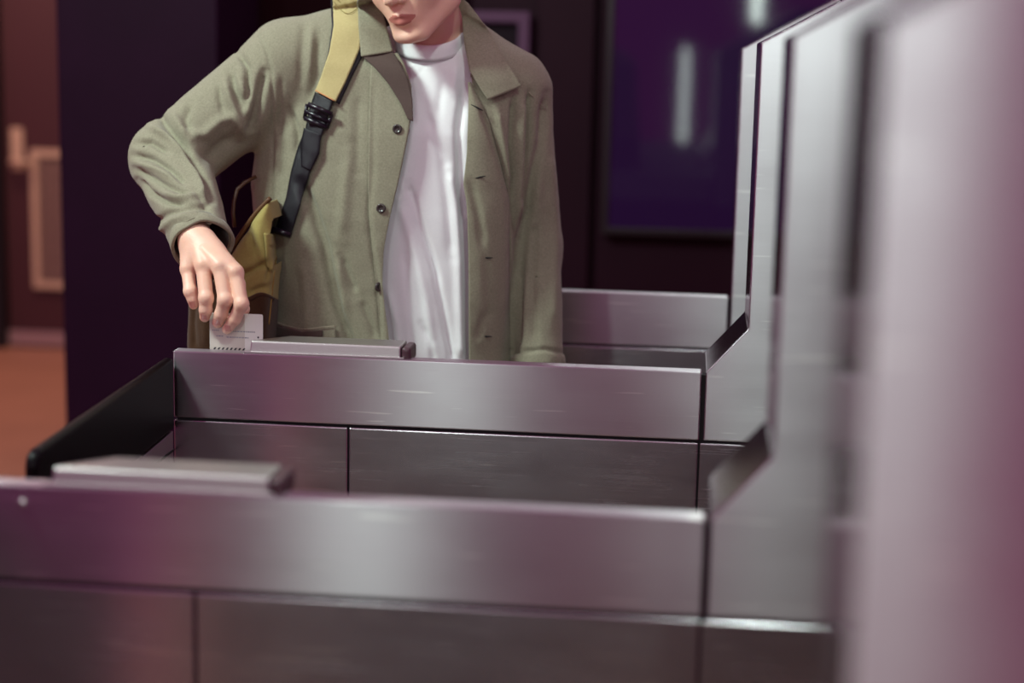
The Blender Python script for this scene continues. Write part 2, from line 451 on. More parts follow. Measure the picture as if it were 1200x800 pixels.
def folddisp(V, N, folds, ok=None):
    "raise or sink the cloth along each fold line (seen from the front side)"
    px, py = proj(V); w = np.clip(-N[:, 1]*1.6+.35, 0, 1)
    if ok is not None: w = w*ok
    D = np.zeros(len(V))
    for pts, amp, sg in folds:
        # taper to nothing at both ends
        d = segdist(px, py, pts)
        e0 = np.hypot(px-pts[0][0], py-pts[0][1]); e1 = np.hypot(px-pts[-1][0], py-pts[-1][1])
        tp = np.clip(np.minimum(e0, e1)/(sg*3.0)+.25, 0, 1)
        D += amp*.001*np.exp(-(d/sg)**2)*tp
    D = np.clip(D, -.0135, .012)
    return V+N*(D*w)[:, None]
def vnoise(V, sc, seed=0):
    r = np.random.RandomState(seed); o = np.zeros(len(V))
    for _ in range(10):
        k = r.normal(size=3)*sc; o += np.sin(V@k+r.rand()*6.28)
    return o/10

def clothmat(name, c1, c2, weave=1600, rough=.85, bump=.3):
    m = mat(name, c1, rough, noise=.2, nscale=330, col2=c2, bump=bump, bscale=weave, sheen=.15, spec=.25)
    return m
OLIVE = clothmat('jacket_cotton', 'a3a08a', '736f5b')
OLIVE_IN_SHADED = clothmat('jacket_lining_shaded', '5a4a44', '4c3e3a')  # inner side of the jacket cloth, darkened with the shade under the collar
WHITE = clothmat('shirt_cotton', 'fbfbfb', 'f0f2f4', bump=.2)
YELLOW = clothmat('strap_canvas', 'cbbd8a', 'b8a973', bump=.5)
BAGY = clothmat('bag_canvas', 'ad9f60', '98884a', bump=.5)
BAGB = clothmat('bag_brown', '4f341c', '3c2614', bump=.5)  # brown of the lower bag, with shade under the lit top put in
WEB = mat('black_webbing', '0e0a16', .5, bump=.4, bscale=900)
PLASTIC = mat('buckle_plastic', '17121c', .3)
STITCH = mat('orange_stitching', 'c98a5a', .7)
SEAM = clothmat('seam_edge', 'b5ad98', 'a39a84')
def skin():
    m = mat('skin', 'f5cdb8', .45, noise=.1, nscale=30, col2='eab89c', bump=.25, bscale=420)
    b = m.node_tree.nodes['Principled BSDF']
    b.inputs['Subsurface Weight'].default_value = .12
    b.inputs['Subsurface Radius'].default_value = (.012, .004, .002)
    return m
SKIN = skin()
LIP = mat('lips', 'bd766b', .45)
NAIL = mat('fingernail', 'e0a598', .25)
HAIR = mat('black_hair', '140e12', .5, bump=.8, bscale=300, stretch=(1, 1, .1))

man = thing('person', 'person in an open olive jacket and white t-shirt pushing a card into the middle gate', 'person', (-.5, 3.12, 0))
MO = np.array([-.5, 3.12, 0])
def mpart(name, V, Q, mats, parent=None, mi=None, **k):
    o = mesh_obj(name, V-MO, Q, mats, parent if parent is not None else man, mi=mi, **k)
    return o

# ---------------------------------------------------------------- jacket field
def tab(z, T):
    T = sorted(T); return np.interp(z, [t[0] for t in T], [t[1] for t in T]).astype(np.float32)
YC = 3.10
Lz = [(P3(300, y, YC)[2], P3(x, y, YC)[0]) for y, x in ((-20, 420), (10, 360), (50, 330), (100, 318), (160, 304), (215, 298), (265, 302), (330, 312), (400, 311), (520, 306))]
Rz = [(P3(600, y, YC)[2], P3(x, y, YC)[0]) for y, x in ((0, 540), (50, 590), (95, 626), (130, 634), (180, 627), (250, 617), (320, 607), (400, 597), (520, 597))]
def torso(G, lz, rz, b, n=2.5, inset=0, yc=YC):
    z = G[2][0, 0, :]
    L = tab(z, lz)+inset; Rr = tab(z, rz)-inset
    xc = (L+Rr)/2; a = (Rr-L)/2
    bb = tab(z, b)
    q = (np.abs((G[0]-xc)/a)**n+np.abs((G[1]-yc)/bb)**n)**(1/n)
    return (q-1)*np.minimum(a, bb)
B = [(.75, .140), (1.0, .135), (1.2, .135), (1.35, .125), (1.47, .10), (1.55, .075)]
ELB = P3(200, 187, 2.975); WRI = P3(238, 288, 2.775); SH = P3(340, 77, 3.08)
SH2 = P3(606, 112, 3.11); ELB2 = P3(622, 290, 3.14); WRI2 = P3(630, 440, 3.07)
G, o0 = grid((-1.07, 2.66, .78), (-.2, 3.32, 1.60), .0037)
F = torso(G, Lz, Rz, B)
F = smax(F, G[2]-1.50, .05)
F = smin(F, caps(G, P3(478, 42, 3.12), SH, .078, .083), .03)
F = smin(F, caps(G, P3(520, 50, 3.12), P3(600, 98, 3.115), .066, .064), .03)
arm = caps(G, SH, ELB, .083, .069)
arm = smin(arm, caps(G, ELB, WRI, .070, .050), .02)
F = smin(F, arm, .018)
arm2 = caps(G, SH2, ELB2, .064, .056)
arm2 = smin(arm2, caps(G, ELB2, WRI2, .056, .049), .02)
F = smin(F, arm2, .010)
JV, JQ = nets(F, o0, .0037); del F, arm, arm2
JV = relax(JV, JQ, 3)
JN = normals(JV, JQ)
jf = [
 # body, his right side
 ([(352, 215), (366, 245), (379, 285), (386, 320), (396, 360), (409, 398), (415, 430)], -8, 5.5),
 ([(400, 300), (410, 325), (418, 345)], -3.5, 4), ([(423, 350), (432, 372), (442, 400)], -3, 4),
 ([(340, 128), (347, 150), (349, 178)], -4, 3),
 ([(330, 90), (329, 150), (327, 210)], -1.5, 3), ([(357, 25), (353, 70), (352, 105)], -2, 5), ([(374, 40), (371, 90), (362, 120)], -3, 5),
 ([(366, 30), (362, 90)], 2, 4), ([(395, 300), (402, 350), (404, 390)], 2.5, 6), ([(356, 300), (361, 350), (362, 395)], 3, 8),
 ([(410, 180), (404, 230), (400, 280)], 2.5, 7), ([(420, 110), (418, 200)], -2, 6),
 ([(438, 100), (437, 200), (432, 250), (436, 290), (443, 330), (447, 400)], -2.4, 2.2),
 ([(303, 38), (312, 58), (318, 82), (320, 120), (319, 200), (319, 275)], -2.2, 1.6),
 ([(310, 84), (306, 100), (302, 125), (296, 150)], -14, 4.2),
 # sleeve, his right arm
 ([(279, 62), (290, 78), (291, 105), (289, 122)], -5.5, 3.4), ([(270, 82), (274, 104), (284, 124)], -5, 3.4), ([(281, 92), (292, 118), (287, 140)], 3, 4),
 ([(256, 98), (258, 116), (262, 132)], -3, 3.5), ([(264, 96), (270, 118), (281, 142), (283, 162)], 4, 4),
 ([(226, 186), (246, 184), (266, 168), (290, 160)], -6, 11), ([(218, 158), (240, 158), (258, 142), (272, 138), (284, 152)], 4.2, 6), ([(223, 120), (217, 138), (222, 158)], -4, 4), ([(200, 130), (214, 150), (222, 162)], 3, 4),
 ([(186, 134), (198, 150), (214, 168), (228, 188), (241, 213), (248, 236)], -13, 3.6),
 ([(176, 148), (196, 160), (213, 180), (229, 205), (241, 232)], 5, 4),
 ([(160, 168), (176, 166), (196, 178)], -4.5, 3.2), ([(156, 182), (178, 186), (199, 198), (216, 214)], -5, 3.2),
 ([(158, 198), (178, 208), (196, 218), (220, 226)], -4.5, 3.0), ([(160, 190), (184, 198), (206, 210)], 3, 3.5),
 ([(162, 210), (176, 226), (196, 236), (216, 238)], -5, 3.2), ([(160, 225), (170, 245), (182, 262)], -6, 4),
 ([(190, 226), (210, 232), (232, 228)], 3, 3.5), ([(178, 262), (196, 250), (220, 243), (242, 240)], -3.2, 3.0),
 ([(184, 272), (204, 258), (226, 252)], 3.5, 4), ([(238, 244), (248, 258), (257, 270)], -5, 3.4), ([(230, 226), (240, 236), (246, 248)], -3.5, 3),
 # his left side
 ([(565, 130), (577, 160), (588, 195), (597, 235), (598, 290), (598, 430)], -5, 2.6),
 ([(583, 130), (590, 170), (596, 215)], 3, 4), ([(602, 118), (600, 170), (603, 230), (608, 300), (606, 400)], -7, 3.2),
 ([(612, 120), (610, 180), (611, 250)], 4, 4), ([(621, 108), (619, 150), (615, 200), (612, 240)], -5, 3.2),
 ([(642, 112), (636, 150), (627, 200), (616, 265), (606, 340), (600, 425)], -6, 5.5),
 ([(552, 215), (560, 245), (566, 290)], -3, 4), ([(570, 300), (574, 350), (572, 380)], -2, 5), ([(560, 395), (566, 375), (575, 366)], -3, 3),
 ([(645, 180), (650, 260), (648, 380)], 2.5, 6), ([(628, 260), (624, 330), (626, 400)], -2.5, 5), ([(612, 412), (640, 409), (662, 414)], -2.5, 2.2),
 ([(632, 150), (628, 240)], 3, 6),
]
JV = JV+JN*(vnoise(JV, 26, 3)*.0035+vnoise(JV, 70, 5)*.0014)[:, None]
JV = folddisp(JV, JN, [(p, a*2.3 if abs(a) < 9 else a*1.6, g) for p, a, g in jf])
# the sleeve narrows a little before the rolled cuff
JV = relax(JV, JQ, 1, .4)
jbvh = BVHTree.FromPolygons([tuple(v) for v in JV], [tuple(q) for q in JQ.tolist()])
CAMO = Vector((0, 0, CAMZ))
def surf(x, y, bvh=None, dflt=2.98, off=0.0):
    d = (at(x, y, 3.0)-CAMO).normalized()
    h = (bvh or jbvh).ray_cast(CAMO, d)
    if h[0] is None or h[0].y > 3.14: p = at(x, y, dflt)
    else: p = h[0]
    return Vector(p)-d*off

EL = [(-30, 440), (20, 447), (55, 462), (75, 474), (100, 482), (130, 483), (160, 478), (200, 470), (250, 458), (290, 450), (330, 448), (360, 451), (395, 456), (460, 456)]
ER = [(-30, 540), (20, 545), (60, 547), (120, 549), (180, 547), (215, 543), (240, 547), (300, 549), (460, 550)]
el = lambda y: np.interp(y, [a for a, b in EL], [b for a, b in EL])
er = lambda y: np.interp(y, [a for a, b in ER], [b for a, b in ER])
px, py = proj(JV)
keep = ~((JV[:, 1] < YC) & (px > el(py)-3) & (px < er(py)+3))
nk = P3(505, 40, 3.11)
keep &= ~((np.hypot(JV[:, 0]-nk[0], JV[:, 1]-nk[1]-.01) < .066) & (JV[:, 2] > 1.42))
ax_ = (WRI-ELB)/np.linalg.norm(WRI-ELB)
keep &= ~((((JV-WRI)@ax_) > -.008) & (np.linalg.norm(JV-WRI, axis=1) < .11))
keep &= ~((px > 590) & (py > 427) & (JV[:, 2] < 1.02) & (np.hypot(JV[:, 0]-WRI2[0], JV[:, 1]-WRI2[1]) < .062))
keep &= JV[:, 2] > .80
V2, Q2, _ = compact(JV, JQ, keep)
jacket = mpart('jacket', V2, Q2, [OLIVE, OLIVE_IN_SHADED])
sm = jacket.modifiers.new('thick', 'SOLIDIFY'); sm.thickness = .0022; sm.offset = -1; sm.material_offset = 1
jacket['label'] = 'olive cotton work jacket worn open'

def patch(name, Lc, Rc, m, parent, off=.004, nu=24, nv=60, thick=.002, Yf=None, bulge=0, bvh=None, curl=0, smooth_it=6, solid=True, dflt=2.98):
    "a sheet of cloth between two side curves (pixels), lying on the surface below"
    def arc(pts, n):
        p = np.array(pts, float); s = np.r_[0, np.cumsum(np.hypot(*np.diff(p, axis=0).T))]
        t = np.linspace(0, s[-1], n); return np.stack([np.interp(t, s, p[:, 0]), np.interp(t, s, p[:, 1])], 1)
    A, Bc = arc(Lc, nv), arc(Rc, nv); us = np.linspace(0, 1, nu)
    Pp = A[:, None]*(1-us)[None, :, None]+Bc[:, None]*us[None, :, None]
    Yv = np.zeros((nv, nu))
    for i in range(nv):
        for j in range(nu):
            x, y = Pp[i, j]
            Yv[i, j] = Yf(x, y) if Yf else surf(x, y, bvh, dflt).y
    if not Yf:
        for _ in range(smooth_it):
            Z = np.pad(Yv, 1, 'edge'); Yv = np.minimum(Yv, (Z[:-2, 1:-1]+Z[2:, 1:-1]+Z[1:-1, :-2]+Z[1:-1, 2:])/4)*.5+Yv*.5
    W = np.zeros((nv, nu, 3))
    for i in range(nv):
        for j in range(nu):
            u = us[j]
            yy = Yv[i, j]-off-bulge*math.sin(math.pi*u)-curl*(u-.5)
            W[i, j] = P3(*Pp[i, j], yy)
    V = W.reshape(-1, 3); idx = np.arange(nv*nu).reshape(nv, nu)
    Q = np.stack([idx[:-1, :-1], idx[1:, :-1], idx[1:, 1:], idx[:-1, 1:]], -1).reshape(-1, 4)
    o = mpart(name, V, Q, m, parent)
    # front faces look at -Y
    me = o.data
    if me.polygons[len(me.polygons)//2].normal.y > 0: me.flip_normals()
    if solid:
        s = o.modifiers.new('thick', 'SOLIDIFY'); s.thickness = thick; s.offset = -1
    return o
def crv(T, y0, y1, n, dx=0): return [(float(np.interp(y, [a for a, b in T], [b for a, b in T]))+dx, y) for y in np.linspace(y0, y1, n)]

# plackets
SEL = [(60, 436), (100, 433), (200, 431), (250, 432), (290, 436), (330, 440), (395, 446), (440, 448)]
patch('placket', crv(SEL, 62, 436, 30), crv(EL, 62, 436, 30), OLIVE, jacket, off=.0035, nu=20, nv=110, bulge=.0015)
FR = [(96, 552), (110, 558), (140, 572), (190, 586), (235, 597), (300, 597), (440, 597)]
patch('placket', crv(ER, 96, 440, 30), crv(FR, 96, 440, 30), OLIVE, jacket, off=.0045, nu=26, nv=110, bulge=.004)
# collar, his right side: falls from the neck to a point
patch('collar', [(416, -28), (419, 0), (420, 30), (423, 66)], [(441, -28), (446, 5), (455, 38), (461, 60)], OLIVE, jacket, off=.012, nu=14, nv=40, bulge=.003, dflt=3.0)
# collar, his left side: broad wing to a point at the shoulder
def ycol(x, y): return 3.02+.0009*max(0, 30-y)+.0005*abs(x-560)-.0006*max(0, y-40)
patch('collar', [(532, -10), (541, 18), (544, 50), (550, 82), (563, 104), (572, 117)], [(549, 4), (560, 18), (577, 42), (594, 72), (604, 88), (611, 101)], OLIVE, jacket, off=.014, nu=26, nv=50, bulge=.003, dflt=3.07, smooth_it=80)
# facing turned out below the collar, the collar's shade put into its colour
patch('lapel', [(425, 66), (438, 78), (455, 98), (470, 122), (478, 140)], [(458, 58), (468, 72), (478, 92), (483, 115), (484, 142)], OLIVE_IN_SHADED, jacket, off=.010, nu=14, nv=40)
# pocket on the hip with a pale stitched edge
patch('pocket', [(312, 372), (330, 381), (356, 387), (380, 384), (393, 383)], [(311, 440), (330, 440), (356, 440), (380, 440), (393, 440)], OLIVE, jacket, off=.006, nu=16, nv=30, bulge=.002)
patch('pocket_lining', [(311, 374), (330, 383), (352, 389), (378, 387)], [(311, 392), (330, 396), (352, 397), (378, 394)], OLIVE_IN_SHADED, jacket, off=.0095, nu=8, nv=20)
def bead(name, pts, r, m, parent, off=.003, bvh=None, n=8, dflt=2.98):
    q = []
    for (x0, y0), (x1, y1) in zip(pts[:-1], pts[1:]):
        k = max(2, int(math.hypot(x1-x0, y1-y0)/4))
        q += [(x0+(x1-x0)*i/k, y0+(y1-y0)*i/k) for i in range(k)]
    q.append(pts[-1])
    W = [surf(x, y, bvh, dflt, off)-Vector(MO) for x, y in q]
    for _ in range(3): W = [W[0]]+[(W[i-1]+W[i]*2+W[i+1])/4 for i in range(1, len(W)-1)]+[W[-1]]
    bm = bmesh.new(); tube(bm, W, r, n); return link(name, bm, m, parent, smooth=True)
bead('stitching', [(312, 371), (330, 380), (356, 386), (380, 383), (393, 382)], .0009, SEAM, jacket, off=.010)
bead('stitching', [(620, 108), (634, 122), (640, 128)], .0008, SEAM, jacket)
# buttons and button holes
def button(x, y, r=.0085):
    p = surf(x, y, off=.0065)-Vector(MO)
    bm = bmesh.new()
    prof = [(0, -.0012), (.0048, -.0012), (.0055, -.0026), (.0078, -.0026), (.0088, -.001), (.0088, .0006), (.0075, .0012)]
    n = 24; rings = []
    for rr, yy in prof:
        rings.append([bm.verts.new((rr*r/.0088*math.cos(2*math.pi*k/n), yy, rr*r/.0088*math.sin(2*math.pi*k/n))) for k in range(n)] if rr else [bm.verts.new((0, yy, 0))])
    for i in range(len(rings)-1):
        for k in range(n):
            a, b = rings[i], rings[i+1]
            if len(a) == 1: bm.faces.new((a[0], b[k], b[(k+1) % n]))
            else: bm.faces.new((a[k], b[k], b[(k+1) % n], a[(k+1) % n]))
    bmesh.ops.recalc_face_normals(bm, faces=bm.faces)
    o = link('button', bm, BUTTON, jacket, smooth=True); o.location = p
    bm = bmesh.new()
    for dx in (-1, 1):
        for dz in (-1, 1): bmesh.ops.create_uvsphere(bm, u_segments=8, v_segments=6, radius=.0008, matrix=Matrix.Translation((dx*.0017, -.0013, dz*.0017)))
    link('thread_hole', bm, DARKGAP, o)
    return o
BUTTON = mat('button_horn', '4a4240', .25, noise=.3, nscale=150)
b0 = button(465.5, 151); button(446.5, 244); b3 = button(443.5, 336); b3.rotation_euler = (0, 0, math.radians(55))
for x, y, a in ((559, 126, .45), (561, 208, -.25), (570, 302, -.05), (569, 394, -.02)):
    p = surf(x, y, off=.0085)-Vector(MO)
    bm = bmesh.new()
    tube(bm, [Vector((math.cos(a)*t, 0, -math.sin(a)*t)) for t in np.linspace(-.012, .012, 7)], [.0006, .0011, .0014, .0015, .0014, .0011, .0006], 8)
    o = link('buttonhole', bm, DARKGAP, jacket, smooth=True); o.location = p

# cuffs (turned hems at the sleeve ends)
def ring(name, c, axis, r, m, parent, wid=.02, th=.004, ov=1.0, up=(0, 0, 1)):
    axis = Vector(axis).normalized(); a = axis.cross(Vector(up)).normalized(); b = a.cross(axis)
    bm = bmesh.new(); n = 64; prof = [(-wid, 0), (-wid*.6, .0015), (0, .002), (.002, 0), (0, -th), (-wid*.8, -th)]
    R = [[bm.verts.new(Vector(c)-Vector(MO)+axis*(s+.0015*math.sin(3*t)+.001*math.sin(7*t+1))+(a*math.cos(t)+b*math.sin(t)*ov)*(r+d+.0018*math.sin(2*t+1)+.0009*math.sin(5*t))) for t in np.linspace(0, 2*math.pi, n, endpoint=False)] for s, d in prof]
    for i in range(len(R)):
        j = (i+1) % len(R)
        for k in range(n): bm.faces.new((R[i][k], R[j][k], R[j][(k+1) % n], R[i][(k+1) % n]))
    bmesh.ops.recalc_face_normals(bm, faces=bm.faces)
    return link(name, bm, m, parent, smooth=True)
ring('cuff', WRI-ax_*.002, ax_, .0515, OLIVE, jacket, wid=.026)
ring('cuff', P3(630, 427, 3.078), (WRI2-ELB2), .0487, OLIVE, jacket, wid=.018)

# ---------------------------------------------------------------- t-shirt
G, o0 = grid((-.80, 2.93, .76), (-.27, 3.28, 1.56), .004)
Ls = [(.7, P3(385, 300, 3.1)[0]), (1.2, P3(375, 300, 3.1)[0]), (1.4, P3(380, 300, 3.1)[0]), (1.5, P3(430, 300, 3.1)[0])]
Rs = [(.7, P3(585, 300, 3.1)[0]), (1.2, P3(600, 300, 3.1)[0]), (1.4, P3(605, 300, 3.1)[0]), (1.5, P3(575, 300, 3.1)[0])]
F = torso(G, Ls, Rs, [(.7, .113), (1.0, .112), (1.2, .118), (1.35, .112), (1.45, .085), (1.52, .06)], n=2.2, yc=3.11)
F = smax(F, G[2]-1.50, .04)
F = smin(F, caps(G, P3(505, 50, 3.12), P3(400, 80, 3.11), .05, .05), .03)
F = smin(F, caps(G, P3(505, 52, 3.12), P3(585, 95, 3.11), .05, .05), .03)
TV, TQ = nets(F, o0, .004); TV = relax(TV, TQ, 3); TN = normals(TV, TQ)
TV = TV+TN*(vnoise(TV, 30, 9)*.002)[:, None]
tf = [([(478, 215), (492, 262), (508, 312), (519, 362), (531, 425)], -4.5, 4), ([(468, 235), (488, 300), (500, 350), (508, 420)], 3, 6),
      ([(486, 260), (505, 300), (514, 330)], -2.5, 3), ([(502, 130), (520, 190), (526, 240), (531, 300)], -3, 6), ([(490, 110), (480, 180), (470, 230)], 3, 7),
      ([(526, 200), (533, 240), (537, 300), (540, 420)], 5, 5), ([(545, 100), (538, 150), (541, 220), (546, 260)], -6, 5), ([(475, 300), (480, 360), (486, 425)], -2, 4),
      ([(495, 380), (505, 400), (508, 430)], -2.5, 4), ([(520, 90), (512, 140)], -2, 5), ([(535, 75), (530, 110)], 2, 4), ([(455, 340), (465, 380), (468, 425)], 2, 4)]
TV = folddisp(TV, TN, [(p, a*1.7, g) for p, a, g in tf])
RC = P3(504, 40, 3.085)            # centre of the neck opening
nrm = Vector((0.02, -.42, .9)).normalized(); nv_ = np.array(nrm)
def neckring(t, r):
    a = np.array([1, 0, 0.]); a = a-nv_*(a@nv_); a /= np.linalg.norm(a); b = np.cross(nv_, a)
    return RC+r*(a*math.cos(t)*1.0+b*math.sin(t)*1.05)
d_ = TV-RC; h_ = d_@nv_; rad_ = np.linalg.norm(d_-h_[:, None]*nv_, axis=1)
keep = ~((h_ > -.030) & (rad_ < .0605)) & (TV[:, 2] > .78)
V2, Q2, _ = compact(TV, TQ, keep)
shirt = mpart('t_shirt', V2, Q2, WHITE)
shirt['label'] = 'white crew-neck t-shirt'
bm = bmesh.new(); n = 96; R = []
for s, dr in ((-.008, .003), (-.001, 0), (.004, -.0015), (.010, -.004), (.016, -.0075), (.018, -.010), (.014, -.010), (.004, -.006), (-.007, -.002)):
    R.append([bm.verts.new(Vector(neckring(t, .067+dr)+nv_*(s-.012))-Vector(MO)) for t in np.linspace(0, 2*math.pi, n, endpoint=False)])
for i in range(len(R)):
    j = (i+1) % len(R)
    for k in range(n): bm.faces.new((R[i][k], R[j][k], R[j][(k+1) % n], R[i][(k+1) % n]))
bmesh.ops.recalc_face_normals(bm, faces=bm.faces)
link('neckband', bm, WHITE, shirt, smooth=True)

# ---------------------------------------------------------------- body: head, neck, trunk, arms, hands, legs
yaw, pit, rol = math.radians(19), math.radians(20), math.radians(-9)
fw = np.array([-math.sin(yaw)*math.cos(pit), -math.cos(yaw)*math.cos(pit), -math.sin(pit)])
rt = np.cross(fw, [0, 0, 1]); rt /= np.linalg.norm(rt); upv = np.cross(rt, fw)
rt, upv = rt*math.cos(rol)+upv*math.sin(rol), -rt*math.sin(rol)+upv*math.cos(rol)
HM = [rt, fw, upv]
CH = P3(481, 46, 2.955)
HC = CH-(fw*.088+upv*(-.108))
def hl(x, y, z): return HC+rt*x+fw*y+upv*z
def hcap(G, a, b, ra, rb): return caps(G, hl(*a), hl(*b), ra, rb)
def hell(G, c, r): return ell(G, hl(*c), r, HM)
G, o0 = grid((HC[0]-.17, HC[1]-.17, 1.30), (HC[0]+.20, HC[1]+.22, HC[2]+.17), .0024)
F = hell(G, (0, -.012, .035), (.076, .094, .085))
F = smin(F, hell(G, (0, .035, -.02), (.064, .058, .085)), .03)
for s in (-1, 1):
    F = smin(F, hcap(G, (s*.056, .002, -.045), (s*.052, .012, -.065), .018, .017), .03)
    F = smin(F, hcap(G, (s*.052, .012, -.066), (s*.022, .076, -.100), .0165, .0150), .022)
    F = smin(F, hell(G, (s*.036, .062, -.028), (.026, .026, .028)), .02)
    F = smin(F, hell(G, (s*.030, .083, .034), (.024, .010, .008)), .012)
    F = smin(F, hell(G, (s*.079, -.008, -.005), (.008, .018, .031)), .008)
F = smin(F, hell(G, (0, .085, -.102), (.019, .014, .013)), .016)
F = smin(F, hell(G, (0, .074, -.064), (.034, .026, .030)), .02)
for s in (-1, 1):
    F = smax(F, -hell(G, (s*.031, .097, .016), (.017, .014, .011)), .010)
    F = smin(F, hell(G, (s*.031, .076, .015), (.0135, .0125, .0095)), .004)
    F = smin(F, hell(G, (s*.031, .0795, .0195), (.0150, .0125, .0062)), .003)
F = smin(F, hcap(G, (0, .088, .022), (0, .108, -.024), .008, .0105), .010)
F = smin(F, hell(G, (0, .110, -.029), (.0115, .011, .010)), .006)
for s in (-1, 1):
    F = smin(F, hell(G, (s*.0135, .099, -.033), (.0085, .0105, .0085)), .005)
    F = smax(F, -hell(G, (s*.0065, .104, -.0425), (.0042, .006, .004)), .003)
# philtrum, lips, mouth line, hollow above the chin
F = smax(F, -hcap(G, (0, .107, -.046), (0, .104, -.056), .0022, .0026), .004)
for s in (-1, 1):
    F = smin(F, hcap(G, (s*.004, .1005, -.0605), (s*.027, .088, -.0675), .0052, .0028), .004)
    F = smin(F, hcap(G, (s*.001, .0985, -.0735), (s*.022, .090, -.0705), .0066, .0030), .005)
    F = smax(F, -hcap(G, (0, .1085, -.0668), (s*.029, .0945, -.0685), .0014, .0011), .0025)
F = smax(F, -hell(G, (0, .108, -.088), (.020, .010, .006)), .010)
NB = P3(506, 70, 3.125)
F = smin(F, caps(G, hl(0, -.035, -.02), NB, .057, .060), .022)
F = smin(F, caps(G, NB-[0, 0, .0], P3(430, 92, 3.125), .058, .045), .04)
F = smin(F, caps(G, NB-[0, 0, .0], P3(570, 100, 3.125), .058, .045), .04)
HV, HQ = nets(F, o0, .0024); HV = relax(HV, HQ, 1, .5)
keep = HV[:, 2] > 1.32; HV, HQ, _ = compact(HV, HQ, keep)
# hand and forearm
def hp(x, y, Y): return P3(x, y, Y)
G, o0 = grid((-.90, 2.645, .985), (-.665, 2.90, 1.26), .0018)
mcp = [hp(220, 315, 2.735), hp(238, 311, 2.715), hp(258, 312, 2.705), hp(276, 319, 2.705)]
pip = [hp(223, 341, 2.712), hp(241.5, 349, 2.690), hp(264, 351, 2.684), hp(283, 356, 2.684)]
dip = [hp(226, 350, 2.712), hp(241, 363, 2.692), hp(259, 368, 2.690), hp(275, 374, 2.691)]
tip = [hp(227, 357, 2.715), hp(240, 371, 2.698), hp(255, 378, 2.6985), hp(266, 386, 2.6995)]
wr = hp(229, 280, 2.765)
F = caps(G, ELB+(WRI-ELB)*.55, wr, .029, .0275)
kn = (.0112, .0124, .0128, .0120)
for i in range(4):
    base = wr+(mcp[i]-wr)*.12+(mcp[i]-mcp[1])*.15
    F = smin(F, caps(G, base, mcp[i], .0205, kn[i]+.0018), .014)
F = smin(F, ell(G, (mcp[0]+mcp[3]+wr*1.2)/3.2+np.array([0, .012, 0]), (.030, .019, .026)), .014)
FG = None
for i in range(4):
    f = caps(G, mcp[i], pip[i], kn[i], (.0108, .0119, .0122, .0116)[i])
    f = smin(f, ell(G, pip[i], [(.0109, .0120, .0124, .0118)[i]]*3), .004)
    f = smin(f, caps(G, pip[i], dip[i], (.0105, .0115, .0119, .0112)[i], (.0095, .0106, .0108, .0102)[i]), .004)
    f = smin(f, caps(G, dip[i], tip[i], (.0095, .0106, .0108, .0102)[i], (.0080, .0090, .0091, .0082)[i]), .004)
    FG = f if FG is None else smin(FG, f, .0012)
# thumb behind the card
tb = [hp(250, 300, 2.765), hp(278, 333, 2.758), hp(284, 362, 2.742), hp(270, 384, 2.7245)]
FG = smin(FG, smin(smin(caps(G, tb[0], tb[1], .018, .0135), caps(G, tb[1], tb[2], .0125, .0115), .006), caps(G, tb[2], tb[3], .0115, .0090), .005), .002)
F = smin(F, FG, .006)
# tendons between wrist and knuckles
for i in range(4):
    a = wr+(mcp[i]-wr)*.45+np.array([0, -.017, .007]); b = mcp[i]+np.array([0, -.0085, .004])
    F = smin(F, caps(G, a, b, .0022, .0050), .008)
RV, RQ = nets(F, o0, .0018); RV = relax(RV, RQ, 1, .5)
# rest of the body under the clothes
HIPL, HIPR = np.array([-.59, 3.13, .90]), np.array([-.41, 3.13, .90])
KL, KR = np.array([-.61, 3.12, .49]), np.array([-.40, 3.10, .49])
AL, AR = np.array([-.62, 3.16, .09]), np.array([-.39, 3.14, .09])
G, o0 = grid((-1.0, 2.72, .0), (-.2, 3.32, 1.56), .008)
F = caps(G, (-.5, 3.13, .95), (-.5, 3.12, 1.36), .125, .12, ((0, 1, 0), 1.45))
F = smin(F, caps(G, P3(430, 92, 3.125), SH, .045, .045), .04)
F = smin(F, caps(G, P3(570, 100, 3.125), SH2, .045, .042), .04)
F = smin(F, caps(G, SH, ELB, .050, .040), .02); F = smin(F, caps(G, ELB, wr, .036, .024), .02)
F = smin(F, caps(G, SH2, ELB2, .042, .030), .02); F = smin(F, caps(G, ELB2, P3(628, 445, 3.06), .030, .024), .02)
for h, k, a in ((HIPL, KL, AL), (HIPR, KR, AR)):
    F = smin(F, caps(G, h, k, .085, .055), .04); F = smin(F, caps(G, k, a, .055, .038), .03)
BV, BQ = nets(F, o0, .008)
keep = (BV[:, 1] > wr[1]+.02); BV, BQ, _ = compact(BV, BQ, keep)
# left hand, hanging behind the gate
G, o0 = grid((-.36, 2.93, .72), (-.18, 3.18, .98), .0024)
w2 = P3(628, 445, 3.06); F = caps(G, w2+[0, .01, .05], w2, .030, .027)
m2 = [w2+np.array([.012-.000*i, -.032+.021*i, -.085+.004*abs(i-1)]) for i in range(4)]
for i in range(4):
    F = smin(F, caps(G, w2+[0, -.01+.007*i, -.01], m2[i], .018, .0115), .012)
g = None
for i, Lf in enumerate((.075, .085, .08, .062)):
    a = m2[i]; b = a+np.array([-.004, -.004, -Lf*.5]); c = b+np.array([-.014, .0, -Lf*.28]); d = c+np.array([-.012, .002, -Lf*.18])
    f = smin(caps(G, a, b, .0105, .0095), caps(G, b, c, .0095, .0085), .003); f = smin(f, caps(G, c, d, .0085, .0072), .003)
    g = f if g is None else smin(g, f, .001)
th = smin(caps(G, w2+[0, -.015, -.02], w2+[-.008, -.05, -.055], .015, .012), caps(G, w2+[-.008, -.05, -.055], w2+[-.016, -.056, -.09], .0115, .009), .004)
